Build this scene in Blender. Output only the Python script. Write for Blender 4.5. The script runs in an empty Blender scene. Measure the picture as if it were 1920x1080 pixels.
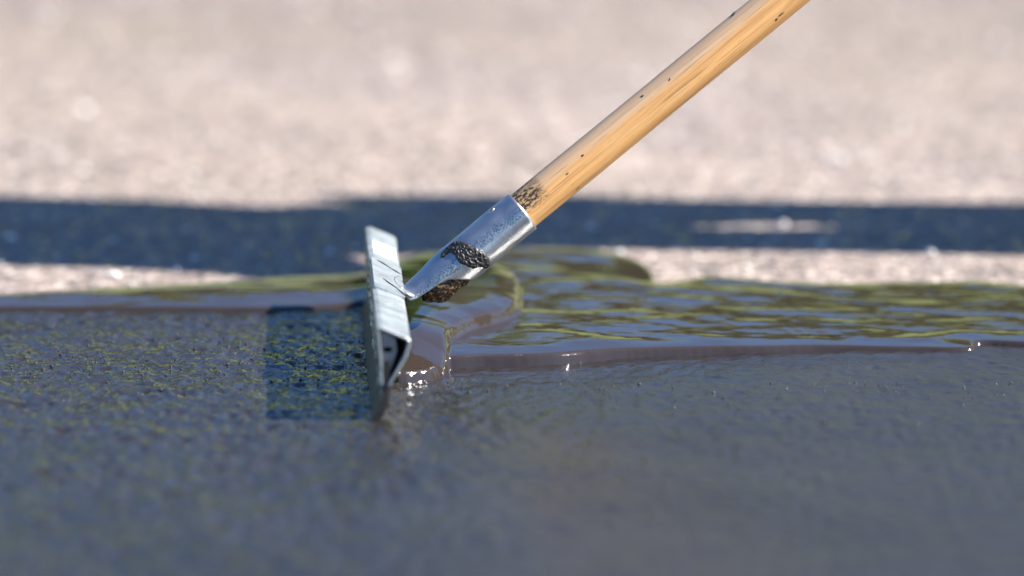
import bpy, bmesh, math, random
import numpy as np
from mathutils import Vector, Matrix, Quaternion

# ------------------------------------------------------------------ camera, sky, sun, exposure
S = bpy.context.scene
COL = S.collection
R = math.radians

CAM = Vector((0.0, -5.2, 0.9))
FPX = 11440.0                       # focal length in pixels of a 1920 px wide picture
PITCH = math.atan2(0.9, 5.2) - math.atan(140.0 / FPX)
cam_data = bpy.data.cameras.new('camera')
cam_data.sensor_width = 36.0
cam_data.lens = FPX / 1920.0 * 36.0
cam_data.clip_start = 0.05
cam_data.clip_end = 2000.0
cam_data.dof.use_dof = True
cam_data.dof.focus_distance = 5.255
cam_data.dof.aperture_fstop = 2.4
cam = bpy.data.objects.new('camera', cam_data)
COL.objects.link(cam)
cam.location = CAM
cam.rotation_euler = (math.pi / 2 - PITCH, 0, 0)
S.camera = cam

SUN_EL, SUN_AZ = R(40.0), R(-5.0)     # azimuth measured from +X; negative = towards the camera's side
SUN = Vector((math.cos(SUN_EL) * math.cos(SUN_AZ), math.cos(SUN_EL) * math.sin(SUN_AZ), math.sin(SUN_EL)))
world = bpy.data.worlds.new('World')
S.world = world
world.use_nodes = True
wn, wl = world.node_tree.nodes, world.node_tree.links
wn.clear()
w_out = wn.new('ShaderNodeOutputWorld')
w_bg = wn.new('ShaderNodeBackground')
w_sky = wn.new('ShaderNodeTexSky')
w_sky.sky_type = 'NISHITA'
w_sky.sun_disc = False
w_sky.sun_elevation = SUN_EL
w_sky.sun_rotation = math.pi / 2 - SUN_AZ
w_sky.air_density = 1.0
w_sky.dust_density = 0.0
w_sky.ozone_density = 10.0
w_bg.inputs['Strength'].default_value = 0.062
wl.new(w_sky.outputs[0], w_bg.inputs[0])
wl.new(w_bg.outputs[0], w_out.inputs[0])

sun_data = bpy.data.lights.new('sun', 'SUN')
sun_data.energy = 5.0
sun_data.angle = R(0.53)
sun_data.color = (1.0, 0.945, 0.87)
sun = bpy.data.objects.new('sun', sun_data)
COL.objects.link(sun)
sun.rotation_euler = SUN.to_track_quat('Z', 'Y').to_euler()
sun.location = SUN * 30

S.view_settings.view_transform = 'Standard'
S.view_settings.look = 'None'
S.view_settings.gamma = 1.0
S.view_settings.use_curve_mapping = False
S.view_settings.exposure = 1.5
S.render.engine = 'CYCLES'
S.cycles.use_denoising = True
S.cycles.max_bounces = 8
S.cycles.sample_clamp_indirect = 10.0
S.cycles.sample_clamp_direct = 60.0

# ------------------------------------------------------------------ helpers
FWD = Vector((0, math.cos(PITCH), -math.sin(PITCH)))
UPV = Vector((0, math.sin(PITCH), math.cos(PITCH)))


def ray(px, py):
    return FWD + Vector((1, 0, 0)) * ((px - 960) / FPX) + UPV * ((540 - py) / FPX)


def ground(px, py, z=0.0):
    """The point of the level z that the photograph shows at a pixel (used once, to survey the place)."""
    r = ray(px, py)
    return CAM + r * ((CAM.z - z) / -r.z)


def on_y(px, py, y):
    r = ray(px, py)
    return CAM + r * ((y - CAM.y) / r.y)


def tag(o, label=None, cat=None, group=None, kind=None):
    if label: o['label'] = label
    if cat: o['category'] = cat
    if group: o['group'] = group
    if kind: o['kind'] = kind
    return o


def empty(name, loc=(0, 0, 0), rot=None):
    o = bpy.data.objects.new(name, None)
    o.empty_display_size = 0.1
    o.location = loc
    if rot is not None: o.rotation_euler = rot
    COL.objects.link(o)
    return o


def mesh_np(name, verts, faces, smooth=True):
    """verts Nx3, faces a list of index lists or an Mx4 / Mx3 array."""
    me = bpy.data.meshes.new(name)
    if isinstance(faces, np.ndarray):
        v = np.asarray(verts, dtype=np.float32)
        n, k = faces.shape
        me.vertices.add(len(v)); me.vertices.foreach_set('co', v.ravel())
        me.loops.add(n * k); me.loops.foreach_set('vertex_index', faces.astype(np.int32).ravel())
        me.polygons.add(n)
        me.polygons.foreach_set('loop_start', np.arange(0, n * k, k, dtype=np.int32))
        me.polygons.foreach_set('loop_total', np.full(n, k, dtype=np.int32))
        me.update(calc_edges=True)
    else:
        me.from_pydata([tuple(map(float, p)) for p in verts], [], [list(f) for f in faces])
        me.update()
    me.polygons.foreach_set('use_smooth', [bool(smooth)] * len(me.polygons))
    return me


def link(name, me, mat, parent=None, world=None, sharp=None):
    """One mesh object; with a parent its vertices are taken in world space (or moved by 'world')."""
    o = bpy.data.objects.new(name, me)
    COL.objects.link(o)
    if mat and not me.materials: me.materials.append(mat)
    W = world if world is not None else Matrix.Identity(4)
    if parent is not None:
        o.parent = parent
        p, m = parent, Matrix.Identity(4)
        while p is not None:
            m = p.matrix_basis @ m
            p = p.parent
        o.matrix_basis = m.inverted() @ W
    else:
        o.matrix_basis = W
    if sharp:
        me.set_sharp_from_angle(angle=R(sharp))
    return o


def bm_mesh(name, bm, smooth=True):
    me = bpy.data.meshes.new(name)
    bmesh.ops.recalc_face_normals(bm, faces=bm.faces[:])
    bm.to_mesh(me); bm.free()
    me.polygons.foreach_set('use_smooth', [bool(smooth)] * len(me.polygons))
    return me


_rng = np.random.default_rng(7)
_perm = _rng.permutation(512)
_perm = np.concatenate([_perm, _perm, _perm])
_grad = np.stack([np.cos(np.arange(16) * np.pi / 8), np.sin(np.arange(16) * np.pi / 8)], 1)


def perlin(x, y, seed=0):
    x = np.asarray(x, float) + seed * 17.31; y = np.asarray(y, float) + seed * 9.77
    xi = np.floor(x).astype(int); yi = np.floor(y).astype(int)
    xf, yf = x - xi, y - yi
    xi &= 511; yi &= 511
    def g(ix, iy, dx, dy):
        h = _perm[_perm[ix] + iy] & 15
        return _grad[h, 0] * dx + _grad[h, 1] * dy
    u = xf ** 3 * (xf * (xf * 6 - 15) + 10); v = yf ** 3 * (yf * (yf * 6 - 15) + 10)
    x1, y1 = (xi + 1) & 511, (yi + 1) & 511
    a = g(xi, yi, xf, yf); b = g(x1, yi, xf - 1, yf)
    c = g(xi, y1, xf, yf - 1); d = g(x1, y1, xf - 1, yf - 1)
    return 1.5 * ((a * (1 - u) + b * u) * (1 - v) + (c * (1 - u) + d * u) * v)


def fbm(x, y, octaves=3, seed=0, gain=0.5):
    s, a = 0, 1.0
    for k in range(octaves):
        s = s + a * perlin(x * 2.03 ** k, y * 2.03 ** k, seed + k)
        a *= gain
    return s


def sstep(a, b, x):
    t = np.clip((x - a) / (b - a), 0, 1)
    return t * t * (3 - 2 * t)


def sdf(poly, X, Y):
    """signed distance to a closed polygon, positive inside"""
    P = np.asarray(poly, float)
    d = np.full(X.shape, 1e9); inside = np.zeros(X.shape, bool)
    for i in range(len(P)):
        ax, ay = P[i]; bx, by = P[(i + 1) % len(P)]
        ex, ey = bx - ax, by - ay
        t = np.clip(((X - ax) * ex + (Y - ay) * ey) / (ex * ex + ey * ey + 1e-12), 0, 1)
        d = np.minimum(d, (X - ax - t * ex) ** 2 + (Y - ay - t * ey) ** 2)
        c = ((ay > Y) != (by > Y)) & (X < (bx - ax) * (Y - ay) / (by - ay + 1e-12) + ax)
        inside ^= c
    d = np.sqrt(d)
    return np.where(inside, d, -d)


def smooth_poly(pts, n=6):
    """closed Catmull-Rom through the points"""
    P = [np.array(p, float) for p in pts]
    out = []
    for i in range(len(P)):
        p0, p1, p2, p3 = P[i - 1], P[i], P[(i + 1) % len(P)], P[(i + 2) % len(P)]
        for k in range(n):
            t = k / n
            out.append(0.5 * (2 * p1 + (p2 - p0) * t + (2 * p0 - 5 * p1 + 4 * p2 - p3) * t * t + (3 * p1 - p0 - 3 * p2 + p3) * t ** 3))
    return np.array(out)


def grid_mesh(name, xs, ys, Z, keep=None):
    X, Y = np.meshgrid(xs, ys)
    ny, nx = X.shape
    v = np.stack([X.ravel(), Y.ravel(), Z.ravel()], 1)
    idx = np.arange(nx * ny).reshape(ny, nx)
    q = np.stack([idx[:-1, :-1], idx[:-1, 1:], idx[1:, 1:], idx[1:, :-1]], -1).reshape(-1, 4)
    if keep is not None:
        k = keep.ravel()
        q = q[k[q].all(1)]
        used = np.unique(q)
        remap = np.full(nx * ny, -1); remap[used] = np.arange(len(used))
        v = v[used]; q = remap[q]
    return mesh_np(name, v, q)


# ------------------------------------------------------------------ materials
class NT:
    def __init__(s, name):
        s.m = bpy.data.materials.new(name); s.m.use_nodes = True
        s.t = s.m.node_tree; s.t.nodes.clear()
        s.out = s.n('ShaderNodeOutputMaterial')
        s.b = s.n('ShaderNodeBsdfPrincipled')
        s.l(s.b.outputs[0], s.out.inputs['Surface'])

    def n(s, kind, **kw):
        nd = s.t.nodes.new(kind)
        for k, v in kw.items(): setattr(nd, k, v)
        return nd

    def l(s, a, b): s.t.links.new(a, b)

    def set(s, node, key, val):
        if hasattr(val, 'is_output'): s.l(val, node.inputs[key])
        else: node.inputs[key].default_value = val

    def p(s, **kw):
        for k, v in kw.items(): s.set(s.b, k.replace('_', ' '), v)

    def coord(s, kind='Object', scale=None):
        c = s.n('ShaderNodeTexCoord').outputs[kind]
        if scale is None: return c
        mp = s.n('ShaderNodeMapping'); s.l(c, mp.inputs[0]); mp.inputs['Scale'].default_value = scale
        return mp.outputs[0]

    def noise(s, vec, scale=5, detail=3, rough=0.5, dist=0.0, out=0):
        nd = s.n('ShaderNodeTexNoise'); s.l(vec, nd.inputs['Vector'])
        nd.inputs['Scale'].default_value = scale; nd.inputs['Detail'].default_value = detail
        nd.inputs['Roughness'].default_value = rough; nd.inputs['Distortion'].default_value = dist
        return nd.outputs[out]

    def voro(s, vec, scale, feature='F1', out='Color', rand=1.0):
        nd = s.n('ShaderNodeTexVoronoi', feature=feature); s.l(vec, nd.inputs['Vector'])
        nd.inputs['Scale'].default_value = scale; nd.inputs['Randomness'].default_value = rand
        return nd.outputs[out]

    def ramp(s, fac, stops, interp='LINEAR'):
        nd = s.n('ShaderNodeValToRGB'); s.l(fac, nd.inputs[0]); nd.color_ramp.interpolation = interp
        e = nd.color_ramp.elements
        while len(e) > 1: e.remove(e[-1])
        for i, (p, c) in enumerate(stops):
            el = e[0] if i == 0 else e.new(p)
            el.position = p
            if not isinstance(c, (tuple, list)): c = (c, c, c)
            el.color = (*c[:3], 1)
        return nd.outputs[0]

    def mix(s, fac, a, b, blend='MIX'):
        nd = s.n('ShaderNodeMix', data_type='RGBA', blend_type=blend)
        s.set(nd, 0, fac)
        for k, v in ((6, a), (7, b)):
            if hasattr(v, 'is_output'): s.l(v, nd.inputs[k])
            else: nd.inputs[k].default_value = (*v[:3], 1) if isinstance(v, (tuple, list)) else (v, v, v, 1)
        return nd.outputs[2]

    def math(s, op, a, b=0.0, c=0.0):
        nd = s.n('ShaderNodeMath', operation=op)
        for i, v in enumerate((a, b, c)): s.set(nd, i, v)
        return nd.outputs[0]

    def sep(s, vec, k):
        nd = s.n('ShaderNodeSeparateXYZ'); s.l(vec, nd.inputs[0]); return nd.outputs[k]

    def bump(s, h, strength=0.5, dist=0.002, normal=None):
        nd = s.n('ShaderNodeBump'); s.l(h, nd.inputs['Height'])
        nd.inputs['Strength'].default_value = strength; nd.inputs['Distance'].default_value = dist
        if normal is not None: s.l(normal, nd.inputs['Normal'])
        return nd.outputs[0]


def mat_plain(name, col, rough=0.6, metallic=0.0, var=0.25, scale=40, bump=0.2, bdist=0.001):
    t = NT(name)
    c = t.coord('Object')
    nz = t.noise(c, scale, 4, 0.6)
    t.p(Base_Color=t.mix(nz, tuple(x * (1 - var) for x in col), tuple(min(1, x * (1 + var)) for x in col)), Roughness=rough, Metallic=metallic)
    if bump: t.p(Normal=t.bump(nz, bump, bdist))
    return t.m


def mat_road():
    t = NT('old_asphalt')
    c = t.coord('Object')
    wob = t.n('ShaderNodeVectorMath', operation='ADD')
    off = t.n('ShaderNodeVectorMath', operation='SCALE'); t.l(t.noise(c, 120, 2, out=1), off.inputs[0]); off.inputs['Scale'].default_value = 0.006
    t.l(c, wob.inputs[0]); t.l(off.outputs[0], wob.inputs[1])
    v = wob.outputs[0]
    cell = t.voro(v, 135)
    r, g, b = (t.sep(cell, k) for k in range(3))
    chips = t.ramp(r, [(0.0, (.12, .10, .09)), (.25, (.25, .21, .19)), (.5, (.33, .28, .255)), (.7, (.42, .35, .30)), (.82, (.35, .25, .20)), (.9, (.60, .55, .50)), (1.0, (.75, .72, .68))])
    edge = t.voro(v, 135, 'DISTANCE_TO_EDGE', 'Distance')
    tar = t.ramp(edge, [(0.0, 0.0), (.16, 1.0)])
    fine = t.voro(c, 420)
    fr = t.sep(fine, 0)
    big = t.noise(c, 1.1, 4, 0.6)
    big2 = t.noise(c, 9.0, 3, 0.6)
    col = t.mix(tar, (.13, .115, .11), chips)
    col = t.mix(0.38, col, t.ramp(fr, [(0, (.2, .17, .16)), (.6, (.31, .27, .25)), (1, (.45, .40, .37))]))
    col = t.mix(1.0, col, t.ramp(big, [(.3, (.84, .83, .85)), (.7, (1.1, 1.07, 1.04))]), 'MULTIPLY')
    col = t.mix(1.0, col, t.ramp(big2, [(.3, .9), (.7, 1.08)]), 'MULTIPLY')
    far_y = t.math('ADD', t.sep(c, 1), t.math('MULTIPLY', t.math('SUBTRACT', t.noise(c, 2.2, 3, .6), .5), 1.1))
    col = t.mix(1.0, col, t.ramp(t.math('MULTIPLY', far_y, .25), [(.49, 1.0), (.62, .84)]), 'MULTIPLY')      # darker towards the far side
    hue = t.noise(c, .9, 2, .5)
    col = t.mix(1.0, col, t.ramp(hue, [(.35, (1.04, 1.0, .93)), (.65, (1.02, .985, 1.0))]), 'MULTIPLY')
    # each chip is a facet with its own tilt, a few are polished
    tilt = t.n('ShaderNodeVectorMath', operation='SUBTRACT'); t.l(cell, tilt.inputs[0]); tilt.inputs[1].default_value = (.5, .5, .5)
    sc = t.n('ShaderNodeVectorMath', operation='MULTIPLY'); t.l(tilt.outputs[0], sc.inputs[0]); sc.inputs[1].default_value = (1.0, 1.0, 0.0)
    geo = t.n('ShaderNodeNewGeometry')
    bmp = t.bump(t.math('ADD', t.math('MULTIPLY', tar, 0.7), t.math('MULTIPLY', t.noise(c, 300, 3), 0.6)), 0.55, 0.003, geo.outputs['Normal'])
    ad = t.n('ShaderNodeVectorMath', operation='ADD'); t.l(bmp, ad.inputs[0]); t.l(sc.outputs[0], ad.inputs[1])
    no = t.n('ShaderNodeVectorMath', operation='NORMALIZE'); t.l(ad.outputs[0], no.inputs[0])
    rough = t.ramp(b, [(.0, .8), (.90, .75), (.92, .14), (1, .09)])
    t.p(Base_Color=col, Roughness=rough, Normal=no.outputs[0])
    t.b.inputs['Specular IOR Level'].default_value = 0.45
    return t.m


def mat_sealed():
    t = NT('fresh_sealer_coat')
    c = t.coord('Object')
    cell = t.sep(t.voro(c, 170), 0)
    ed = t.voro(c, 170, 'DISTANCE_TO_EDGE', 'Distance')
    n1 = t.noise(c, 60, 4, 0.6)
    n2 = t.noise(c, 5, 3, 0.5)
    col = t.mix(n1, (.012, .0105, .0105), (.030, .026, .0245))
    col = t.mix(t.ramp(cell, [(.93, 0), (.97, .8)]), col, (.012, .011, .012))
    col = t.mix(t.ramp(n2, [(.35, 0), (.75, .35)]), col, (.046, .040, .037))
    # the strip coated first has begun to cure: towards the right and the front the film is less glossy
    dry = t.math('ADD', t.math('MULTIPLY', t.sep(c, 0), 2.6), t.math('MULTIPLY', t.sep(c, 1), -1.3))
    dry = t.math('ADD', dry, t.math('MULTIPLY', t.noise(c, 3.0, 4, .6), 1.0))
    cured = t.ramp(t.math('ADD', t.math('MULTIPLY', dry, .5), t.math('MULTIPLY', t.noise(c, 35, 3), .25)), [(.25, .03), (.85, .30)])
    h = t.math('ADD', t.math('MULTIPLY', t.ramp(ed, [(0, 0), (.3, 1)]), 0.5), t.math('MULTIPLY', n1, 0.8))
    h = t.math('ADD', h, t.math('MULTIPLY', t.noise(c, 420, 2, 0.5), 0.25))
    t.p(Base_Color=col, Roughness=cured, IOR=1.62, Normal=t.bump(h, 0.30, 0.0011))
    return t.m


def mat_puddle():
    t = NT('wet_sealer')
    c = t.coord('Object')
    n = t.noise(c, 70, 3, 0.55)
    f = t.noise(t.coord('Object', (0.6, 1.0, 1.0)), 240, 3, 0.6)
    big = t.noise(c, 14, 3, .5)
    col = t.mix(big, (.028, .021, .018), (.038, .029, .024))
    h = t.math('ADD', t.math('MULTIPLY', n, 1.0), t.math('MULTIPLY', f, 0.22))
    t.p(Base_Color=col, Roughness=0.07, IOR=1.66, Normal=t.bump(h, 0.09, 0.0016))
    return t.m


def mat_wood():
    t = NT('weathered_ash_wood')
    c = t.coord('Object')
    cs = t.coord('Object', (1, 1, 0.02))
    cm = t.coord('Object', (1, 1, 0.06))
    grain = t.noise(cs, 700, 4, 0.65)
    band = t.noise(cs, 150, 3, 0.6, 0.6)
    blot = t.noise(c, 30, 4, 0.6)
    col = t.ramp(band, [(.25, (.36, .165, .05)), (.42, (.61, .315, .105)), (.6, (.70, .38, .14)), (.8, (.52, .25, .08))])
    col = t.mix(t.ramp(grain, [(.52, 0), (.64, .75)]), col, (.27, .125, .04))
    col = t.mix(t.ramp(t.noise(cm, 220, 3, .6), [(.55, 0), (.7, .35)]), col, (.70, .50, .27))
    col = t.mix(t.ramp(blot, [(.55, 0), (.8, .25)]), col, (.40, .22, .08))
    # dark open pores, short dashes along the grain
    pore = t.noise(t.coord('Object', (1, 1, 0.07)), 1100, 2, .5)
    col = t.mix(t.ramp(pore, [(.70, 0), (.76, .75)]), col, (.10, .055, .025))
    # paler and greyer towards the upper side
    top = t.math('ADD', t.math('MULTIPLY', t.sep(c, 0), 58.0), t.math('MULTIPLY', t.noise(cs, 260, 3), 0.9))
    col = t.mix(t.ramp(top, [(.75, 0), (1.6, .40)]), col, t.mix(grain, (.50, .42, .33), (.68, .59, .48)))
    # soot rubbed in just above the socket, on the upper side
    z = t.sep(c, 2)
    soot_z = t.math('SUBTRACT', 1.0, t.math('MULTIPLY', t.math('ABSOLUTE', t.math('SUBTRACT', z, 0.009)), 52.0))
    soot_x = t.math('MULTIPLY', t.math('ADD', t.sep(c, 0), 0.004), 80.0)
    so = t.math('MINIMUM', soot_z, soot_x)
    sn = t.noise(t.coord('Object', (1, 1, 0.5)), 420, 3, .7)
    soot = t.math('MULTIPLY', t.ramp(so, [(.0, 0), (.45, 1)]), t.ramp(sn, [(.46, 0), (.53, 1)]))
    col = t.mix(t.math('MULTIPLY', t.ramp(so, [(.0, 0), (.5, .55)]), 1.0), col, (.33, .21, .08))
    col = t.mix(soot, col, (.035, .022, .014))
    # small flecks of dried tar
    fl = t.voro(t.coord('Object', (1, 1, 0.45)), 62, 'F1', 'Distance')
    col = t.mix(t.ramp(fl, [(.035, .9), (.06, 0)]), col, (.03, .022, .018))
    t.p(Base_Color=col, Roughness=t.ramp(grain, [(.3, .5), (.7, .68)]), Normal=t.bump(t.math('ADD', grain, t.math('MULTIPLY', pore, -0.6)), 0.25, 0.0006))
    return t.m


def mat_zinc(name='galvanised_steel', rough=(.26, .42), scratch=True, dirt=0.0):
    t = NT(name)
    c = t.coord('Object')
    sp = t.noise(c, 900, 3, 0.7)
    bl = t.noise(c, 55, 4, 0.6)
    col = t.mix(bl, (.44, .47, .49), (.68, .70, .71))
    col = t.mix(t.ramp(sp, [(.60, 0), (.72, .5)]), col, (.25, .26, .28))
    hs = t.noise(t.coord('Object', (1, 1, 0.1)), 500, 3)
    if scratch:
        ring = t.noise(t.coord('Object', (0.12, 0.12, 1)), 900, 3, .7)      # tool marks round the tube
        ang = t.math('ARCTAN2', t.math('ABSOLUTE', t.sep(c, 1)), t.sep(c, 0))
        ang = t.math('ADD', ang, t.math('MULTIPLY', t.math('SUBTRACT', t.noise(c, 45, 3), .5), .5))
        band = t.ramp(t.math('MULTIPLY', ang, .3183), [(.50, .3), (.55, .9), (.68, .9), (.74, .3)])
        speck_band = t.math('MULTIPLY', t.ramp(t.math('MULTIPLY', ang, .3183), [(.33, 0), (.42, 1), (.50, 1), (.54, 0)]), t.ramp(t.noise(c, 700, 3, .75), [(.42, 0), (.56, .8)]))  # darker speckled band at set angles round the tube
        col = t.mix(speck_band, col, (.13, .14, .15))
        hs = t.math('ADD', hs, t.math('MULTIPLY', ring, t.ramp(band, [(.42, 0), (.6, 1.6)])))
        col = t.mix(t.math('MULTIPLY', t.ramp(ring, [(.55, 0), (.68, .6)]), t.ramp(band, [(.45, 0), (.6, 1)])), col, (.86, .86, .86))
    if dirt:
        d = t.noise(t.coord('Object', (1, .5, 1)), 75, 5, .7)
        fac = t.ramp(d, [(.52, 0), (.66, dirt)])
        col = t.mix(fac, col, (.10, .10, .10))
        white = t.ramp(t.noise(c, 26, 4, .65), [(.3, .25), (.7, .6)])
        col = t.mix(white, col, (.36, .42, .41))
        t.p(Metallic=t.math('SUBTRACT', 0.9, t.math('MAXIMUM', t.math('MULTIPLY', white, .55), t.math('MULTIPLY', fac, .8))))
    else:
        t.p(Metallic=0.95)
    t.p(Base_Color=col, Roughness=t.ramp(bl, [(.3, rough[0]), (.7, rough[1])]), Normal=t.bump(hs, 0.22, 0.0006))
    return t.m


def mat_crust():
    t = NT('dried_sealer_crust')
    c = t.coord('Object')
    st = t.noise(t.coord('Object', (.6, .2, 0.9)), 150, 4, .7)
    v = t.sep(t.voro(t.coord('Object', (.6, .19, .8)), 165), 0)
    col = t.ramp(v, [(0, (.08, .076, .055)), (.35, (.26, .255, .17)), (.6, (.50, .50, .34)), (.8, (.72, .72, .58)), (1, (.8, .8, .74))])  # palest streaks put reflected highlights into the crust's colour
    col = t.mix(t.ramp(st, [(.50, .0), (.60, .9)]), col, (.045, .043, .036))
    t.p(Base_Color=col, Roughness=.33, Normal=t.bump(t.math('ADD', st, v), 0.6, .0016))
    return t.m


def mat_tar():
    t = NT('soft_tar')
    c = t.coord('Object')
    n = t.noise(c, 420, 4, .65)
    t.p(Base_Color=t.mix(n, (.012, .010, .010), (.030, .026, .026)), Roughness=.45, Normal=t.bump(n, .45, .0012))
    return t.m


def mat_splinter():
    t = NT('splintered_wood_end')
    c = t.coord('Object')
    n = t.noise(c, 330, 4, .7)
    t.p(Base_Color=t.ramp(n, [(.42, (.010, .007, .005)), (.53, (.05, .026, .010)), (.61, (.26, .14, .05)), (.72, (.48, .30, .12))]), Roughness=.75, Normal=t.bump(n, .8, .002))
    return t.m


def mat_leaf(name, a, b):
    t = NT(name)
    n = t.noise(t.coord('Object'), 1.7, 3, .6)
    n2 = t.noise(t.coord('Object'), 9, 2, .6)
    t.p(Base_Color=t.mix(t.math('MULTIPLY', t.math('ADD', n, n2), .5), a, b), Roughness=.55)
    tr = t.n('ShaderNodeBsdfTranslucent'); tr.inputs[0].default_value = (b[0] * 1.5, b[1] * 1.5, b[2] * .8, 1)
    mx = t.n('ShaderNodeMixShader'); mx.inputs[0].default_value = .45
    t.l(t.b.outputs[0], mx.inputs[1]); t.l(tr.outputs[0], mx.inputs[2]); t.l(mx.outputs[0], t.out.inputs['Surface'])
    return t.m


M_ROAD, M_SEAL, M_PUD = mat_road(), mat_sealed(), mat_puddle()
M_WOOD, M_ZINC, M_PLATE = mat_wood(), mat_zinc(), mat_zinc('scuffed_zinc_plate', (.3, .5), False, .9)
M_CRUST, M_TAR, M_SPL = mat_crust(), mat_tar(), mat_splinter()
M_RUBBER = mat_plain('muddy_black_rubber', (.032, .028, .025), .5, 0, .5, 160, .6, .0015)
M_TABZINC = mat_plain('grey_zinc_tab', (.27, .27, .27), .5, .5, .35, 120, .4, .0008)
M_WHITE = mat_plain('white_sticker_paper', (.82, .82, .80), .45, 0, .03, 60, .1, .0003)
M_BARK = mat_plain('bark', (.09, .07, .05), .9, 0, .5, 9, .9, .03)
M_GRASS = mat_plain('lawn_grass', (.122, .150, .034), .85, 0, .55, 1.3, .6, .05)
M_LEAVES = [mat_leaf('leaf_green', (.11, .155, .022), (.21, .25, .04)), mat_leaf('leaf_yellow_green', (.12, .15, .02), (.24, .24, .04)),
            mat_leaf('leaf_dark', (.05, .085, .018), (.12, .165, .03))]

# ------------------------------------------------------------------ the ground
def axis(fine0, fine1, step, lo, hi, grow=1.25):
    mid = list(np.arange(fine0, fine1 + step / 2, step))
    a, s = fine0, step
    left = []
    while a > lo:
        s *= grow; a -= s; left.append(max(a, lo))
    b, s = mid[-1], step
    right = []
    while b < hi:
        s *= grow; b += s; right.append(min(b, hi))
    return np.array(left[::-1] + mid + right)


xs = np.array([-600., -60, -20, -8, -3, 0, 3, 8, 20, 60, 600]); ys = np.array([-600., -60, -20, -8, -3, 0, 3, 6, 10, 30, 60, 600])
Zr = np.full((len(ys), len(xs)), -0.006)
tag(link('road', grid_mesh('road', xs, ys, Zr), M_ROAD), 'pale old dry asphalt with pinkish stone chips beyond the wet coat', 'road', kind='structure')
# pale chips added on the asphalt to give bright blurred glint spots
g = np.random.default_rng(11)
bm = bmesh.new(); bmesh.ops.create_icosphere(bm, subdivisions=1, radius=1)
sv = np.array([tuple(v_.co) for v_ in bm.verts]); sf = np.array([[v_.index for v_ in f.verts] for f in bm.faces]); bm.free()
NC = 900
cx, cy = g.uniform(-1.4, 1.4, NC), .27 + 3.1 * g.uniform(0, 1, NC) ** 1.3
cr = .0016 + .0042 * g.uniform(0, 1, NC) ** 2.5
CVv = (sv[None] * (1 + .2 * g.normal(size=(NC, len(sv), 1))) * (np.array((1.2, 1.2, .75)) * cr[:, None])[:, None] + np.stack([cx, cy, np.full(NC, -.0052)], 1)[:, None]).reshape(-1, 3)
CFf = (sf[None] + (np.arange(NC) * len(sv))[:, None, None]).reshape(-1, 3)
chips_o = link('glint_chips', mesh_np('glint_chips', CVv, CFf, False), mat_plain('glint_chip', (.72, .68, .63), .3, 0, .2, 90, 0), bpy.data.objects['road'])
chips_o['kind'] = 'stuff'
lx = np.linspace(-60, 60, 121); ly = np.concatenate([np.linspace(8.2, 24, 40), np.linspace(26, 140, 20)])
LX, LY = np.meshgrid(lx, ly)
LZ = np.where(LY <= 8.25, -.05, 2.25 * sstep(7.6, 23, LY) ** .8 - .1 + .12 * perlin(LX / 3.1, LY / 2.6, 51) + .05 * perlin(LX / .9, LY / .9, 52) + .01 * np.maximum(LY - 22, 0))
tag(link('lawn', grid_mesh('lawn', lx, ly, LZ), M_GRASS), 'sunlit grass bank rising on the far side of the asphalt', 'lawn', kind='structure')

NEAR, FAR = ground(702, 790), ground(681, 583)       # the two lower corners of the blade
HEAD_MID = (NEAR + FAR) / 2
HEAD_LEN = (FAR - NEAR).length
HEAD_ROT = math.atan2(-(FAR - NEAR).x, (FAR - NEAR).y)

# freshly sealed strip: a thin wet film over the relief of the old chips
xs = axis(-0.56, 0.56, 0.0026, -2.5, 2.5)
ys = axis(-0.40, 0.34, 0.0026, -2.6, 0.345, 1.009)
X, Y = np.meshgrid(xs, ys)
rough_left = 0.55 + 0.75 * (1 - sstep(-.16, .02, X + .05 * perlin(X * 6, Y * 6, 3)))
rough_left *= 0.75 + 0.5 * np.clip(perlin(X * 14, Y * 14, 11) + .5, 0, 1)
fade = 1 + .45 * sstep(.04, .40, -Y)
ridge = 1 - 2.2 * np.abs(perlin(X / .015, Y / .030, 6))
Z = 0.00058 * fbm(X / .0095, Y / .014, 3, 1, .55) * rough_left * fade
Z += 0.0007 * perlin(X / .07, Y / .09, 5) + (.00078 * ridge + .00095 * perlin(X / .020, Y / .040, 8)) * rough_left * fade
pits = np.clip(perlin(X / .010, Y / .018, 14) - .33, 0, 1)
Z -= .0045 * pits * rough_left
sealed = link('sealed_pavement', grid_mesh('sealed_pavement', xs, ys, Z), M_SEAL)
tag(sealed, 'dark pavement freshly coated with a thin wet film of sealer', 'pavement', kind='structure')

# grains of sand in the film, added to catch sun glints
g = np.random.default_rng(3)
bm = bmesh.new(); bmesh.ops.create_icosphere(bm, subdivisions=2, radius=1)
sv = np.array([tuple(v_.co) for v_ in bm.verts]); sf = np.array([[v_.index for v_ in f.verts] for f in bm.faces]); bm.free()
NG = 4200
gx = g.uniform(-.56, .56, NG); gy = -.40 + .70 * g.uniform(0, 1, NG)
gy[NG // 2:] = g.normal(0, .09, NG - NG // 2)
ok = (gy < .25) & ~((gx > -.12) & (gy > -.10))
extra = (gx > -.10) & (gy > -.10) & (gy < .30)
gx, gy = gx[ok], gy[ok]
gr = .00040 + .0008 * g.uniform(0, 1, len(gx)) ** 4
iy = np.clip(np.searchsorted(ys, gy), 0, len(ys) - 1); ix = np.clip(np.searchsorted(xs, gx), 0, len(xs) - 1)
gz = Z[iy, ix]
sc3 = g.uniform(.7, 1.3, (len(gx), 1, 3)) * gr[:, None, None]
GV = (sv[None] * (1 + .18 * g.normal(size=(len(gx), len(sv), 1))) * sc3 + np.stack([gx, gy, gz], 1)[:, None]).reshape(-1, 3)
GF = (sf[None] + (np.arange(len(gx)) * len(sv))[:, None, None]).reshape(-1, 3)
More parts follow.
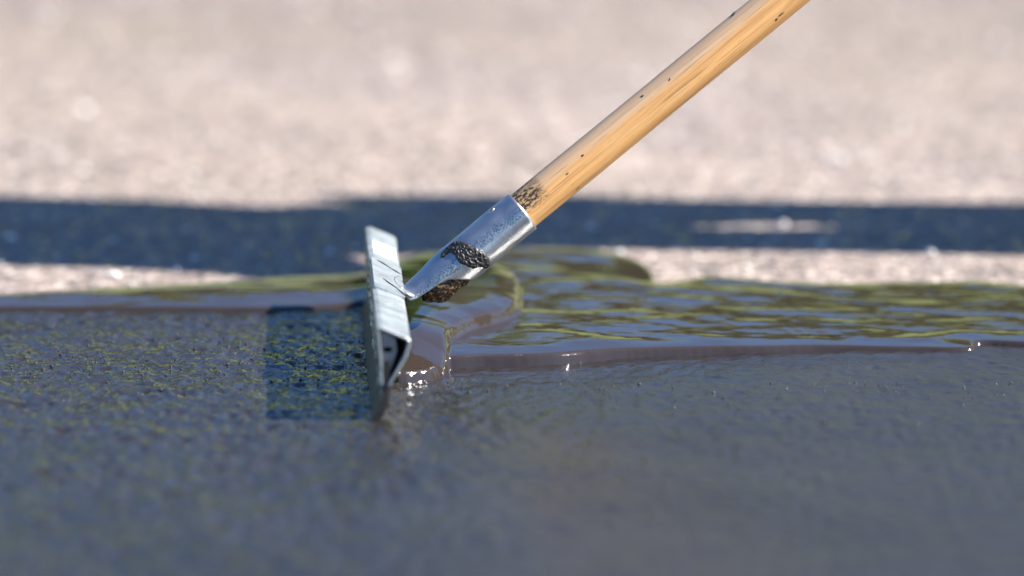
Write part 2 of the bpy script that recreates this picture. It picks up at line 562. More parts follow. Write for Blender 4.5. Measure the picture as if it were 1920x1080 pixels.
grit = link('grit', mesh_np('grit', GV, GF), mat_plain('wet_sand_grain', (.024, .021, .021), .30, 0, .9, 700, 0), sealed)
grit['kind'] = 'stuff'

# ------------------------------------------------------------------ the wet sealer lying ahead of the blade
def gpts(pts, z=0.0):
    return [tuple(ground(x, y, z)[:2]) for x, y in pts]


near_right = [(740, 694), (836, 692), (900, 689), (985, 687), (1040, 684), (1100, 678), (1200, 671), (1300, 667), (1400, 664), (1500, 660), (1600, 659),
              (1700, 660), (1790, 661), (1826, 658), (1826, 650), (1850, 647), (1920, 650), (2100, 655), (2300, 650)]
far_side = [(2300, 530), (2100, 530), (1920, 527), (1840, 520), (1700, 522), (1560, 526), (1440, 523), (1340, 516), (1270, 527), (1232, 530), (1226, 508),
            (1195, 486), (1130, 473), (1040, 467), (950, 469), (860, 476), (790, 480), (740, 492), (690, 505), (620, 508), (520, 512), (400, 521), (300, 527),
            (150, 533), (0, 541), (-150, 545), (-400, 550)]
near_left = [(-400, 592), (-150, 588), (0, 587), (200, 588), (400, 586), (520, 584), (600, 580), (660, 577), (684, 578), (694, 610), (706, 660)]
poly_a = smooth_poly(gpts(near_right) + gpts(far_side, .007) + gpts(near_left), 4)
fold = [(736, 717), (790, 714), (828, 706), (838, 694), (846, 668), (880, 648), (925, 634), (956, 622), (974, 603), (976, 578), (966, 556), (930, 544), (880, 536),
        (820, 530), (750, 535), (690, 565), (690, 620), (704, 690)]
poly_b = smooth_poly(gpts(fold), 4)

xs = axis(-0.60, 0.60, 0.0021, -1.0, 0.95, 1.15)
ys = axis(-0.125, 0.40, 0.0021, -0.13, 0.68, 1.03)
X, Y = np.meshgrid(xs, ys)
wob = .0020 * perlin(X / .06, Y / .05, 21) + .0003 * perlin(X / .018, Y / .014, 22)
dB = sdf(poly_b, X, Y) + wob * .5
dA = np.maximum(sdf(poly_a, X, Y) + wob, dB)
front = sstep(ground(790, 716).y + .004, ground(790, 716).y + .13, Y)
right = sstep(-.06, .40, X)
left = 1 - sstep(-.16, -.10, X)
HA = (.0100 - .0062 * right) * (1 - left) + .0034 * left
SHA = (.0030 - .0012 * right) * (1 - left) + .0048 * left
WA = (.0042 - .0014 * right) * (1 - left) + .0040 * left
def dome(d, H, W):
    u = 1 - np.clip(d / W, 0, 1)
    return H * np.sqrt(np.maximum(1 - u * u, 0))
def ease(d, L):
    u = np.clip(d / L, 0, 1)
    return 1 - (1 - u) ** 1.4
inner = sstep(.004, .045, dA)
# thickness swells gently inside the sheet, then the raked ripples
waves = .00110 * perlin(X / .065, Y / .050, 31) + (.00062 * perlin(X / .042, Y / .028, 32)) + .00014 * perlin(X / .010, Y / .010, 33) + .0012 * perlin(X / .14, Y / .11, 34)
calm = 1 - .65 * sstep(0, .02, dB)
HA = HA * (1 - .45 * sstep(0, .004, dB) * (1 - front))
zA = np.where(dA > 0, dome(dA, HA, WA) + SHA * ease(dA, .036 + .028 * left) + inner * waves * calm, dA * 2.0)
head_x = HEAD_MID.x - math.tan(HEAD_ROT) * (Y - HEAD_MID.y)
to_blade = X - head_x
rise = .006 * (1 - sstep(.0, .10, to_blade)) * sstep(.002, .06, dB)
fold_h = .30 + .70 * front
zB = np.where(dB > 0, dome(dB, .0100 * fold_h, .0052) + .0060 * fold_h * ease(dB, .026) + rise + .0003 * inner * perlin(X / .05, Y / .03, 41), 0)
Zp = np.where(dB > 0, np.maximum(zA, 0) + zB, zA)
# nothing lies behind the blade where it has scraped the pavement clean
behind = (to_blade < 0.004) & (Y > NEAR.y - .05) & (Y < FAR.y - .004)
Zp = np.where(behind, -.008, Zp)
keep = ((dA > -.004) | (dB > -.004)) & ~((to_blade < 0.001) & (Y < FAR.y - .008))
puddle = link('sealer_puddle', grid_mesh('sealer_puddle', xs, ys, Zp, keep), M_PUD)
tag(puddle, 'glossy brown puddle of wet sealer with a thick rounded lip, gathered against the squeegee', 'puddle', kind='stuff')

# ------------------------------------------------------------------ the squeegee
root = empty('squeegee', HEAD_MID, (0, 0, HEAD_ROT))
tag(root, 'long handled metal squeegee with a galvanised socket dragging wet sealer over pavement', 'squeegee')
HM = Matrix.Translation(HEAD_MID) @ Matrix.Rotation(HEAD_ROT, 4, 'Z')
HL = HEAD_LEN / 2


def sweep(profile, y0, y1, n=1, jitter=None, cap=True):
    """a closed (x, z) outline carried along the head's length"""
    k = len(profile); V = []; F = []
    for i in range(n + 1):
        y = y0 + (y1 - y0) * i / n
        for j, (x, z) in enumerate(profile):
            dx, dz = jitter(y, x, z) if jitter else (0, 0)
            V.append((x + dx, y, z + dz))
    for i in range(n):
        for j in range(k):
            a, b = i * k + j, i * k + (j + 1) % k
            F.append((a, b, b + k, a + k))
    if cap:
        F.append(tuple(range(k - 1, -1, -1))); F.append(tuple(n * k + j for j in range(k)))
    return V, F


def thick_line(pts, t):
    """closed outline of a bent sheet of thickness t along pts"""
    P = [np.array(p, float) for p in pts]; L = []; Rr = []
    for i in range(len(P)):
        a = P[max(i - 1, 0)]; b = P[min(i + 1, len(P) - 1)]
        d = (b - a) / np.linalg.norm(b - a); n = np.array((-d[1], d[0]))
        L.append(P[i] + n * t / 2); Rr.append(P[i] - n * t / 2)
    return [tuple(p) for p in L + Rr[::-1]]


mm = .001
TL, TR = (.0022, .0775), (.0295, .0665)
slope = Vector((TR[0] - TL[0], TR[1] - TL[1])).normalized()
nrm = Vector((-slope.y, slope.x))            # the upper side of the top plate


def on_plate(u, v, lift=0.0):
    """u across the plate from its rear edge, v along the head, lift above it"""
    p = Vector(TL) + slope * u + nrm * (lift + .0012)
    return (p.x, v, p.y)


# folded sheet: rear leg, top plate, front flange that runs back down to the blade
prof = thick_line([(.0062, .030), (.0052, .052), (.0035, .0735), (.0032, .0765), (.006, .0767), (.0262, .0684), (.0287, .0664), (.0286, .063), (.0255, .053), (.018, .040), (.0118, .029)], .0022)
V, F = sweep(prof, -HL, HL, 24, lambda y, x, z: (.00012 * math.sin(y * 31), .0001 * math.sin(y * 17)))
plate = link('top_plate', mesh_np('top_plate', V, F), M_PLATE, root, HM, 35)
bev = plate.modifiers.new('bevel', 'BEVEL'); bev.width = .0005; bev.segments = 2; bev.limit_method = 'ANGLE'

# rubber blade, dragged over so that its foot trails
blade = [(.0085, .050), (.0075, .040), (.0072, .030), (.0062, .020), (.0030, .009), (-.0022, .0015), (-.0018, -.0008), (.0028, -.0008), (.0068, .004), (.0100, .012), (.0122, .021), (.0128, .030), (.0128, .040), (.0125, .050)]
def rub(y, x, z):
    k = 1 if z < .03 else .2
    return (k * .0010 * float(perlin(y * 60, z * 90, 3)), k * .0005 * float(perlin(y * 90, x * 200, 5)))
V, F = sweep(blade, -HL + .001, HL - .001, 120, rub)
link('rubber_blade', mesh_np('rubber_blade', V, F), M_RUBBER, root, HM, 50)

# crust of old sealer baked on the rear leg of the head
cv, cz = np.linspace(-HL + .006, HL - .0005, 330), np.linspace(.014, .0735, 46)
CV, CZ = np.meshgrid(cv, cz)
base_x = np.interp(CZ, [.009, .020, .030, .052, .0735], [.0030, .0058, .0046, .0036, .0020])
spl = np.clip(fbm(CV / .034 + CZ * 26, CZ / .0085, 3, 61, .65) + .2, 0, 2)
edge_f = sstep(.014, .024, CZ) * (1 - .6 * sstep(.066, .0735, CZ))
CX = base_x - edge_f * (.0006 + .0026 * spl) + .0008
v = np.stack([CX.ravel(), CV.ravel(), CZ.ravel()], 1)
idx = np.arange(CV.size).reshape(CV.shape)
q = np.stack([idx[:-1, :-1], idx[1:, :-1], idx[1:, 1:], idx[:-1, 1:]], -1).reshape(-1, 4)
crust = link('dried_sealer_crust', mesh_np('dried_sealer_crust', v, q), M_CRUST, root, HM)
so = crust.modifiers.new('thickness', 'SOLIDIFY'); so.thickness = .0025; so.offset = -1
crust['kind'] = 'stuff'

# end tab closing the folded sheet, with its punched hole
def end_tab(y):
    bm = bmesh.new()
    outer = [(.0060, .0735), (.0140, .0705), (.0175, .0675), (.0185, .058), (.0150, .047), (.0105, .036), (.0082, .034), (.0068, .050)]
    hc = Vector((.0112, .0590)); n = 20
    def ring(t):
        return [(hc.x + .0042 * math.cos(a), hc.y + .0024 * math.sin(a)) for a in [2 * math.pi * (k + t) / n for k in range(n)]]
    for yy in (y, y + .0018):
        ov = [bm.verts.new((x, yy, z)) for x, z in outer]; iv = [bm.verts.new((x, yy, z)) for x, z in ring(0)]
        es = [bm.edges.new((ov[i], ov[(i + 1) % len(ov)])) for i in range(len(ov))] + [bm.edges.new((iv[i], iv[(i + 1) % n])) for i in range(n)]
        bmesh.ops.triangle_fill(bm, edges=es, use_beauty=True)
        if yy == y: o0, i0 = ov, iv
    for a, b in ((o0, ov), (i0, iv)):
        for i in range(len(a)):
            bm.faces.new((a[i], a[(i + 1) % len(a)], b[(i + 1) % len(a)], b[i]))
    return bm_mesh('end_tab', bm, False)
link('end_tab', end_tab(-HL + .003), M_TABZINC, root, HM)
link('end_tab', end_tab(HL - .006), M_TABZINC, root, HM)

# bracket plate that carries the socket, two weld seams, the white sticker
def plate_piece(u0, u1, v0, v1, lift, t, nv=6, wob=.0):
    V = []; F = []
    for k in range(nv + 1):
        v = v0 + (v1 - v0) * k / nv
        w = wob * math.sin(k * 2.1)
        for (u, l) in ((u0 + w, lift), (u1 + w, lift), (u1 + w, lift + t), (u0 + w, lift + t)):
            V.append(on_plate(u, v, l))
    for k in range(nv):
        for j in range(4):
            a, b = k * 4 + j, k * 4 + (j + 1) % 4
            F.append((a, b, b + 4, a + 4))
    F += [(3, 2, 1, 0), tuple(nv * 4 + j for j in range(4))]
    return V, F
V, F = plate_piece(.0008, .0288, -.075, .085, .0002, .0019)
br = link('socket_bracket', mesh_np('socket_bracket', V, F), M_PLATE, root, HM, 30)
V, F = plate_piece(.0050, .0262, .128, .196, .0003, .0004)
link('sticker', mesh_np('sticker', V, F), M_WHITE, root, HM, 30)


def tube(pts, rad, n=8, lump=0.0):
    P = [Vector(p) for p in pts]; V = []; F = []
    for i, p in enumerate(P):
        d = (P[min(i + 1, len(P) - 1)] - P[max(i - 1, 0)]).normalized()
        a = d.cross(Vector((0, 0, 1)))
        if a.length < .1: a = d.cross(Vector((1, 0, 0)))
        a.normalize(); b = d.cross(a)
        r = (rad[i] if isinstance(rad, (list, tuple)) else rad) * (1 + lump * math.sin(i * 2.7))
        for k in range(n):
            t = 2 * math.pi * k / n
            V.append(p + a * r * math.cos(t) + b * r * math.sin(t))
    for i in range(len(P) - 1):
        for k in range(n):
            q0, q1 = i * n + k, i * n + (k + 1) % n
            F.append((q0, q1, q1 + n, q0 + n))
    F += [tuple(range(n - 1, -1, -1)), tuple((len(P) - 1) * n + k for k in range(n))]
    return V, F
for pts in ([(.006, .076), (.011, .070), (.018, .060), (.024, .050), (.029, .046)], [(.010, -.018), (.015, -.032), (.022, -.044), (.027, -.060), (.029, -.070)]):
    V, F = tube([on_plate(u, v, .0021) for u, v in pts], [.0004, .0010, .0006, .0010, .0004], 8)
    link('weld_seam', mesh_np('weld_seam', V, F), M_TAR, br, HM)

# ---- socket and handle: one axis, leaning slightly away from the camera
A = Vector((.769, .20, .608)).normalized()
B0 = on_y(781, 559, HEAD_MID.y)
LSOCK = .1185
TOP = B0 + A * LSOCK                               # upper rim of the socket on the axis
N2 = Vector((0, -1, 0)); N2 = (N2 - A * N2.dot(A)).normalized()      # towards the camera
N1 = A.cross(N2); N1 = N1 if N1.z > 0 else -N1                         # up and to the left
HX = Matrix.Identity(4)                            # local: x = N1, y = away from camera, z = along the axis upwards
for k, vec in enumerate((N1, A.cross(N1), A)):
    for i in range(3): HX[i][k] = vec[i]
for i in range(3): HX[i][3] = TOP[i]
sgn = 1 if A.cross(N1).dot(N2) > 0 else -1           # local y pointing to the camera or away
RS = .0187


def tube_pt(s, phi, r):
    """s metres below the rim; phi from N1 (0) round by the camera side (90 degrees)"""
    return Vector((r * math.cos(phi), sgn * r * math.sin(phi), -s))


def sock_shape(s):
    half = float(np.interp(s, [0, .066, .072, .080, .088, .095, .106, .122, .134], [180, 180, 152, 122, 100, 92, 86, 75, 62]))
    r = float(np.interp(s, [0, .075, .09, .105, .118, .134], [RS, RS, .0178, .0168, .0172, .022]))
    drop = float(np.interp(s, [0, .085, .1, .118, .134], [0, 0, -.0012, -.0022, -.0035]))
    return half, r, drop
V = []; F = []; ns, nk = 54, 48
LS2 = .126
for i in range(ns + 1):
    s = LS2 * i / ns
    half, r, drop = sock_shape(s)
    for k in range(nk + 1):
        phi = R(-half + 2 * half * k / nk)
        rr = r + .00025 * math.sin(5 * phi + s * 90) * min(1, s / .05)
        p = tube_pt(s, phi, rr); p.x += drop
        # the tongue opens into a flared foot on the bracket
        V.append(p)
for i in range(ns):
    for k in range(nk):
        a = i * (nk + 1) + k
        F.append((a, a + 1, a + nk + 2, a + nk + 1))
sock_me = mesh_np('socket', V, F)
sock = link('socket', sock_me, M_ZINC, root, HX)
bm = bmesh.new(); bm.from_mesh(sock_me); bmesh.ops.remove_doubles(bm, verts=bm.verts[:], dist=.00002); bmesh.ops.recalc_face_normals(bm, faces=bm.faces[:]); bm.to_mesh(sock_me); bm.free()
sm = sock.modifiers.new('sheet', 'SOLIDIFY'); sm.thickness = .0016; sm.offset = 0
# foot: a gusset that flares from the tongue on to the bracket
foot_c = on_plate(.0255, .0, .0022)
fw = HM @ Vector(foot_c)
V = []; F = []
n = 14
for i in range(9):
    t = i / 8
    for k in range(n + 1):
        q = -1 + 2 * k / n
        phi = R(70 * q)
        half, r, drop = sock_shape(.120)
        p0 = HX @ (tube_pt(.120, phi * 1.0, r - .0013) + Vector((drop, 0, 0)))
        p1 = HM @ Vector(on_plate(.0262 - .006 * (1 - q * q), -q * .034 + .002, .0018))
        pm = p0.lerp(p1, t)
        pm += Vector((0, 0, -.002 * math.sin(math.pi * t)))
        V.append(pm)
for i in range(8):
    for k in range(n):
        a = i * (n + 1) + k
        F.append((a, a + 1, a + n + 2, a + n + 1))
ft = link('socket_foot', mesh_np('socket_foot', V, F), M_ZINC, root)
sm = ft.modifiers.new('sheet', 'SOLIDIFY'); sm.thickness = .0016; sm.offset = 0
# nail head in the socket's upper side
bm = bmesh.new(); bmesh.ops.create_uvsphere(bm, u_segments=14, v_segments=8, radius=.0042)
for v_ in bm.verts: v_.co.x *= .38
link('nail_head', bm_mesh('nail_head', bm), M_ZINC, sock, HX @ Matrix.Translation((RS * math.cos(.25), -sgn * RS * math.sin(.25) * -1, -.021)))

# tar lump stuck on the socket: outline surveyed on the tube's surface (s along, arc length round)
def tube_uv(px, py):
    d = np.array((px - 980.0, py - 396.0)) / 2168.0
    s = -.773 * d[0] + .634 * d[1]; o = -.634 * d[0] - .773 * d[1]
    return (s, RS * math.acos(max(-1, min(1, o / (RS + .0015)))))
outl = [(822, 478), (832, 466), (848, 453), (862, 451), (878, 459), (898, 468), (912, 482), (917, 494), (910, 502), (896, 500), (884, 502), (868, 497), (856, 492), (850, 484), (846, 476), (838, 472), (826, 480)]
tp = smooth_poly([tube_uv(*p) for p in outl], 4)
us = np.linspace(tp[:, 0].min() - .002, tp[:, 0].max() + .002, 110); vs = np.linspace(tp[:, 1].min() - .002, tp[:, 1].max() + .002, 110)
U, W = np.meshgrid(us, vs)
d = sdf(tp, U, W) + .0007 * perlin(U / .003, W / .003, 71)
hh = np.where(d > 0, dome(d, .0019, .0028) + .0008 * np.clip(fbm(U / .0022, W / .0020, 2, 72), -.5, 1) * sstep(.0, .003, d), -.0004)
V = [tube_pt(s, a / RS, RS + .0008 + h) for s, a, h in zip(U.ravel(), W.ravel(), hh.ravel())]
idx = np.arange(U.size).reshape(U.shape)
q = np.stack([idx[:-1, :-1], idx[:-1, 1:], idx[1:, 1:], idx[1:, :-1]], -1).reshape(-1, 4)
kp = (d > -.0006).ravel(); q = q[kp[q].all(1)]
used = np.unique(q); rm = np.full(U.size, -1); rm[used] = np.arange(len(used))
me = mesh_np('tar_lump', np.array([tuple(v_) for v_ in V])[used], rm[q])
link('tar_lump', me, M_TAR, sock, HX)

# the wooden handle, up to the worker's hands and a little beyond
HLEN = 1.22
V = []; F = []; nz, nk = 160, 40
RW = .0172
for i in range(nz + 1):
    z = -.050 + (HLEN + .050) * (i / nz)
    r0 = RW - .0003 * min(1, max(0, z) / .4)
    for k in range(nk):
        a = 2 * math.pi * k / nk
        r = r0 + .00022 * float(perlin(z * 9, a * 1.5, 81)) + .00008 * math.sin(a * 9)
        V.append((r * math.cos(a), r * math.sin(a), z))
for i in range(nz):
    for k in range(nk):
        a, b = i * nk + k, i * nk + (k + 1) % nk
        F.append((a, b, b + nk, a + nk))
F += [tuple(range(nk - 1, -1, -1)), tuple(nz * nk + k for k in range(nk))]
handle = link('handle', mesh_np('handle', V, F), M_WOOD, root, HX, 60)
# the splintered lower end that shows under the cut-away socket
V = []; F = []; nz, nk = 44, 64
rr_ = random.Random(5)
for i in range(nz + 1):
    t = i / nz
    z = -.046 - .066 * t
    for k in range(nk):
        a = 2 * math.pi * k / nk
        f = float(fbm(np.array(a * 5.0), np.array(z * 160), 3, 91, .65))
        r = .0170 + .0019 * f * min(1, t * 5)
        r *= 1 - .17 * max(0, math.cos(a) + .25) * min(1, t * 4)      # shrunk back from the sheet above it
        if t > .8: r *= 1 - .55 * ((t - .8) / .2) ** 1.6
        zz = z + .0055 * float(perlin(a * 3.2, t * 2, 92)) * max(0, t - .5) / .5
        V.append((r * math.cos(a), r * math.sin(a), zz))
for i in range(nz):
    for k in range(nk):
        a, b = i * nk + k, i * nk + (k + 1) % nk
        F.append((a, b, b + nk, a + nk))
F.append(tuple(nz * nk + k for k in range(nk)))
link('splintered_end', mesh_np('splintered_end', V, F), M_SPL, handle, HX)
# drops of tar on the wood
for px, py, w, l, ang in ((1202, 178, .0011, .0018, 0), (1379, 21, .0022, .0042, .9), (1088, 290, .0009, .0018, 0), (1082, 352, .0006, .0030, .3), (1466, 22, .0009, .0032, 0), (1457, 32, .0011, .0018, .2), (1253, 146, .0007, .0016, .5)):
    d = np.array((px - 980.0, py - 396.0)) / 2168.0
    z = .773 * d[0] - .634 * d[1]; o = (-.634 * d[0] - .773 * d[1])
    a = sgn * math.acos(max(-1, min(1, o / RW)))
    bm = bmesh.new(); bmesh.ops.create_icosphere(bm, subdivisions=3, radius=1)
    for v_ in bm.verts:
        c_ = v_.co.copy(); k = 1 + .35 * float(perlin(c_.y * 2 + px, c_.z * 2, 95))
        y_, z_ = c_.y * w * k, c_.z * l * k
        v_.co = (c_.x * .0005, y_ * math.cos(ang) - z_ * math.sin(ang), y_ * math.sin(ang) + z_ * math.cos(ang))
    link('tar_spot', bm_mesh('tar_spot', bm), M_TAR, handle, HX @ Matrix.Rotation(a, 4, 'Z') @ Matrix.Translation((RW - .0003, 0, z)))

# ------------------------------------------------------------------ the worker who pulls it (out of frame; the long shadow is theirs)
M_SKIN = mat_plain('skin', (.50, .31, .22), .55, 0, .08, 60, .1, .0005)
M_SHIRT = mat_plain('grey_cotton_shirt', (.22, .24, .28), .9, 0, .12, 200, .4, .002)
M_TROUSER = mat_plain('dark_work_trousers', (.05, .06, .08), .9, 0, .2, 180, .4, .002)
M_BOOT = mat_plain('brown_leather_boots', (.11, .065, .035), .6, 0, .3, 50, .3, .002)
M_HAIR = mat_plain('brown_hair', (.05, .03, .02), .6, 0, .4, 300, .6, .003)
M_EYE = mat_plain('eye_white', (.7, .7, .68), .2, 0, .02, 30, 0)


def skin(name, nodes, edges, mat, parent, sub=2, rootv=0):
    me = bpy.data.meshes.new(name)
    me.from_pydata([tuple(p) for p, r in nodes], edges, [])
    o = link(name, me, mat, parent)
    bm = bmesh.new(); bm.from_mesh(me)
    lay = bm.verts.layers.skin.verify()
    for v_, (p, r) in zip(bm.verts, nodes):
        r = r if isinstance(r, tuple) else (r, r)
        v_[lay].radius = r
    bm.verts.ensure_lookup_table(); bm.verts[rootv][lay].use_root = True
    bm.to_mesh(me); bm.free()
    sk = o.modifiers.new('skin', 'SKIN'); sk.use_smooth_shade = True
    ss = o.modifiers.new('smooth', 'SUBSURF'); ss.levels = sub; ss.render_levels = sub
    return o


PX, PY = 1.04, .775                   # where they stand, facing -X
wk = empty('person', (PX, PY, 0))
tag(wk, 'worker in grey shirt and dark trousers pulling the squeegee by its wooden handle', 'person')
hand1 = TOP + A * 1.00                # lower grip
hand2 = TOP + A * 1.17                # upper grip
def P(dx, dy, z): return Vector((PX + dx, PY + dy, z))
pel, chest, neck = P(.02, 0, .96), P(.0, -.07, 1.30), P(-.02, -.12, 1.50)
shn, shf = P(-.01, -.24, 1.45), P(-.01, .085, 1.46)
eln, elf = P(.05, -.275, 1.17), P(.02, .06, 1.16)
wn_, wf_ = hand2 + Vector((.05, .07, .06)), hand1 + Vector((.07, .08, .06))
body = [(pel, (.13, .10)), (P(.01, -.03, 1.12), (.13, .095)), (chest, (.15, .105)), (P(-.01, -.10, 1.42), (.11, .085)), (neck, .055), (P(-.03, -.15, 1.60), .06),
        (shn, .06), (eln, .042), (wn_, .028), (shf, .06), (elf, .042), (wf_, .028),
        (P(.02, -.085, .90), .085), (P(.0, -.10, .50), .058), (P(.05, -.105, .10), .042), (P(.02, .085, .90), .085), (P(-.05, .10, .50), .058), (P(.02, .105, .10), .042)]
be = [(0, 1), (1, 2), (2, 3), (3, 4), (4, 5), (3, 6), (6, 7), (7, 8), (3, 9), (9, 10), (10, 11), (0, 12), (12, 13), (13, 14), (0, 15), (15, 16), (16, 17)]
skin('body', body, be, M_SKIN, wk)
shirt = [(P(.02, -.07, .93), (.20, .125)), (P(.01, -.08, 1.12), (.24, .13)), (chest, (.225, .13)), (P(-.01, -.10, 1.43), (.125, .10)), (P(-.02, -.11, 1.47), .075),
         (shn, .085), (eln, .072), (eln.lerp(wn_, .35), .055), (shf, .078), (elf, .06), (elf.lerp(wf_, .35), .052)]
skin('shirt', shirt, [(0, 1), (1, 2), (2, 3), (3, 4), (3, 5), (5, 6), (6, 7), (3, 8), (8, 9), (9, 10)], M_SHIRT, wk)
tro = [(P(.02, 0, .97), (.155, .12)), (P(.02, -.092, .86), .10), (P(.01, -.105, .69), .075), (P(.0, -.080, .50), .108), (P(.05, -.105, .10), .085),
       (P(.02, .092, .86), .10), (P(-.02, .105, .69), .075), (P(-.05, .084, .50), .108), (P(.02, .105, .10), .070)]
skin('trousers', tro, [(0, 1), (1, 2), (2, 3), (3, 4), (0, 5), (5, 6), (6, 7), (7, 8)], M_TROUSER, wk)
for dx, dy in ((.05, -.105), (.02, .105)):
    skin('boot', [(P(dx + .02, dy, .05), .05), (P(dx - .07, dy, .045), .045), (P(dx - .17, dy, .036), (.048, .034)), (P(dx + .01, dy, .15), .052)], [(0, 1), (1, 2), (0, 3)], M_BOOT, wk)
# head: an ovoid with brow, nose, chin and ears
bm = bmesh.new(); bmesh.ops.create_uvsphere(bm, u_segments=40, v_segments=30, radius=1)
for v_ in bm.verts:
    x, y, z = v_.co
    jaw = 1 - .28 * max(0, -z) ** 1.3
    fx = x * .098 * (jaw if x > 0 else 1 - .1 * max(0, -z))
    nose = .030 * math.exp(-((y / .13) ** 2) - ((z + .12) / .22) ** 2) if x < -.4 else 0
    brow = .006 * math.exp(-((z - .22) / .1) ** 2) if x < -.4 else 0
    eye = -.010 * math.exp(-(((abs(y) - .36) / .16) ** 2) - ((z - .06) / .12) ** 2) if x < -.4 else 0
    lip = .006 * math.exp(-((y / .28) ** 2) - ((z + .48) / .07) ** 2) if x < -.4 else 0
    ear = .016 * math.exp(-((x - .05) / .18) ** 2 - ((z + .05) / .25) ** 2) * (1 if abs(y) > .7 else 0)
    v_.co = (fx - nose - brow - eye - lip, y * (.076 * jaw) + math.copysign(ear, y), z * .122)
HD = Matrix.Translation(P(-.06, -.17, 1.67)) @ Matrix.Rotation(R(-22), 4, 'Y')
head = link('head', bm_mesh('head', bm), M_SKIN, wk, HD)
for s_ in (-1, 1):
    bm = bmesh.new(); bmesh.ops.create_uvsphere(bm, u_segments=16, v_segments=10, radius=.012)
    link('eye', bm_mesh('eye', bm), M_EYE, head, HD @ Matrix.Translation((-.078, s_ * .028, .008)))
bm = bmesh.new(); bmesh.ops.create_uvsphere(bm, u_segments=40, v_segments=24, radius=1)
bmesh.ops.delete(bm, geom=[v_ for v_ in bm.verts if v_.co.z < (.30 if v_.co.x < -.1 else -.35)], context='VERTS')
for v_ in bm.verts: v_.co = (v_.co.x * .106, v_.co.y * .084, v_.co.z * .130)
hair = link('hair', bm_mesh('hair', bm), M_HAIR, head, HD); hs = hair.modifiers.new('t', 'SOLIDIFY'); hs.thickness = .006
# hands closed round the handle: palm, four fingers of unequal length, a thumb from the palm's side
for hc, wr in ((hand2, wn_), (hand1, wf_)):
    out = (wr - hc); out = (out - A * out.dot(A)).normalized(); side = A.cross(out).normalized()
    def around(z, a, r): return hc + A * z + (out * math.cos(a) + side * math.sin(a)) * r
    nodes = [(wr, .027), (around(.0, .25, .040), (.034, .020)), (around(.0, .75, .033), (.036, .016))]; ed = [(0, 1), (1, 2)]
    for zf, n_f, ln in ((-.033, 0, 2.7), (-.011, 1, 3.0), (.011, 2, 2.9), (.032, 3, 2.4)):
        b_ = 2
        for j in range(4):
            nodes.append((around(zf, .95 + ln * j / 3, .0275), .0088 - .0008 * j)); ed.append((b_, len(nodes) - 1)); b_ = len(nodes) - 1
    b_ = 1
    for j in range(3):
        nodes.append((around(-.030 - .006 * j, .0 - .75 * (j + .6), .029), .0105 - .001 * j)); ed.append((b_, len(nodes) - 1)); b_ = len(nodes) - 1
    skin('hand', nodes, ed, M_SKIN, wk)

# ------------------------------------------------------------------ trees across the lawn, mirrored in the wet sealer
def crown_mesh(name, seed, rx, rz, clumps=120, leaves=75):
    g = np.random.default_rng(seed)
    d = g.normal(size=(clumps, 3)); d /= np.linalg.norm(d, axis=1)[:, None]
    cen = d * (g.uniform(.35, 1.0, (clumps, 1)) ** .6) * np.array((rx, rx, rz)) * (1 + .18 * g.normal(size=(clumps, 1)))
    pos = np.repeat(cen, leaves, 0) + g.normal(size=(clumps * leaves, 3)) * np.repeat(g.uniform(.22, .5, (clumps, 1)), leaves, 0)
    n = len(pos)
    a = g.normal(size=(n, 3)); a /= np.linalg.norm(a, axis=1)[:, None]
    b = np.cross(a, g.normal(size=(n, 3))); b /= np.linalg.norm(b, axis=1)[:, None]
    s = g.uniform(.07, .15, (n, 1))
    V = np.stack([pos - a * s * 1.5, pos + b * s * .7, pos + a * s * 1.5, pos - b * s * .7], 1).reshape(-1, 3)
    return mesh_np(name, V, np.arange(n * 4).reshape(-1, 4), False)


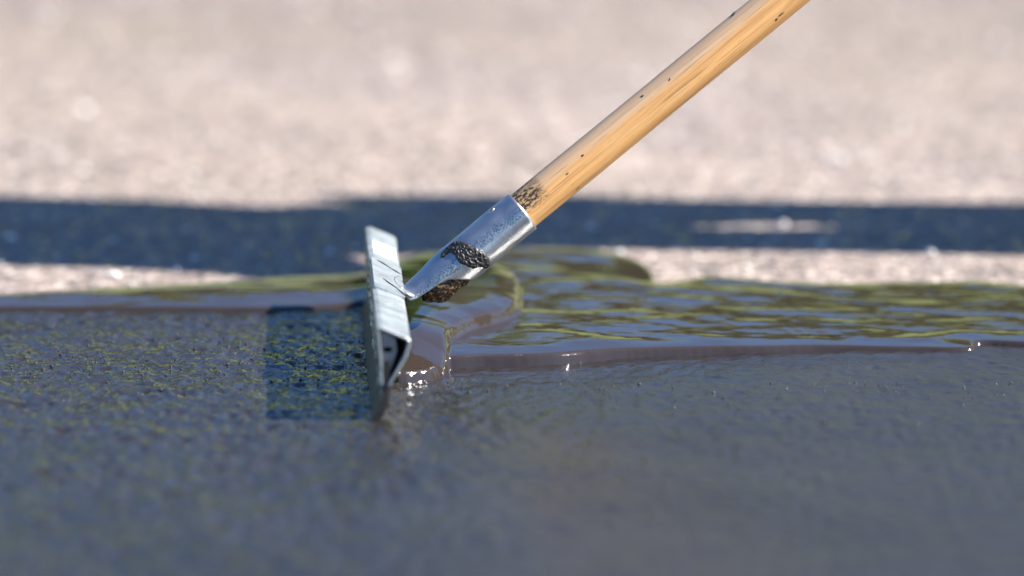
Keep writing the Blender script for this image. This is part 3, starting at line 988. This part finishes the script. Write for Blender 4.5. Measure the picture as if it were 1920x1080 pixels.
def trunk_mesh(name, seed, h):
    g = random.Random(seed)
    bm = bmesh.new()
    allV, allF = [], []
    def add(pts, rad):
        V, F = tube(pts, rad, 10); o = len(allV)
        allV.extend(V); allF.extend([tuple(i + o for i in f) for f in F])
    add([(0, 0, -.2), (.03, .02, h * .3), (-.05, .04, h * .65), (.02, 0, h * 1.15)], [.24, .17, .13, .05])
    for k in range(7):
        a = k * 2.4; z = h * (.5 + .09 * k); L = 1.7 - .12 * k
        add([(0, 0, z), (L * .5 * math.cos(a), L * .5 * math.sin(a), z + .5), (L * math.cos(a), L * math.sin(a), z + 1.1)], [.08, .05, .02])
    bm.free()
    return mesh_np(name, allV, allF)


kinds = []
for i, (rx, rz, h) in enumerate(((2.3, 2.2, 1.5), (2.9, 2.3, 1.2), (1.9, 2.6, 1.6))):
    kinds.append((crown_mesh('crown', 100 + i, rx, rz), trunk_mesh('trunk', 200 + i, h), h + rz * .72, M_LEAVES[i]))
spots = [(-9.6, 25, 0, 1.0, 'round green tree third from the left'), (-5.4, 24.5, 1, .85, 'broad yellow-green tree left of the middle'), (-1.9, 24, 2, 1.0, 'slender dark tree in the middle'), (.9, 27, 1, .8, 'pale yellow-green tree set back behind the others'),
         (3.2, 24.5, 0, .85, 'small round green tree right of the middle'), (7.2, 25, 1, .98, 'broad yellow-green tree on the right'), (11.6, 24.5, 2, 1.0, 'slender dark tree on the right'), (-14, 24.5, 1, 1.05, 'broad yellow-green tree second from the left'),
         (16.5, 25.5, 0, 1.1, 'outermost round green tree on the right'),
         (17.5, 17, 1, 1.1, 'unseen broad yellow-green tree added where the row turns, to darken reflections,'), (17, 11, 2, 1.0, 'unseen slender dark tree added towards the sun to darken reflections,'), (17.5, 5.5, 0, 1.1, 'unseen round green tree added towards the sun to darken reflections,'), (18, .5, 1, 1.05, 'unseen yellow-green tree added last, towards the sun, to darken reflections,'), (-19, 26, 2, 1.15, 'outermost slender dark tree on the left')]  # trees at far right are added unseen to darken the wet fold's reflection
for i, (x, y, k, s, lb) in enumerate(spots):
    cm, tm, cz, lm = kinds[k]
    t_ = empty('tree', (x, y, 1.72 if y > 23 else -.02), (0, 0, i * 1.3)); t_.scale = (s * .86,) * 3
    tag(t_, lb + ' in the row beyond the lawn', 'tree', 'trees beyond the lawn')
    for nm, me, mt, zz in (('trunk', tm, M_BARK, 0), ('crown', cm, lm, cz)):
        o = bpy.data.objects.new(nm, me)
        if not me.materials: me.materials.append(mt)
        COL.objects.link(o); o.parent = t_; o.location = (0, 0, zz)
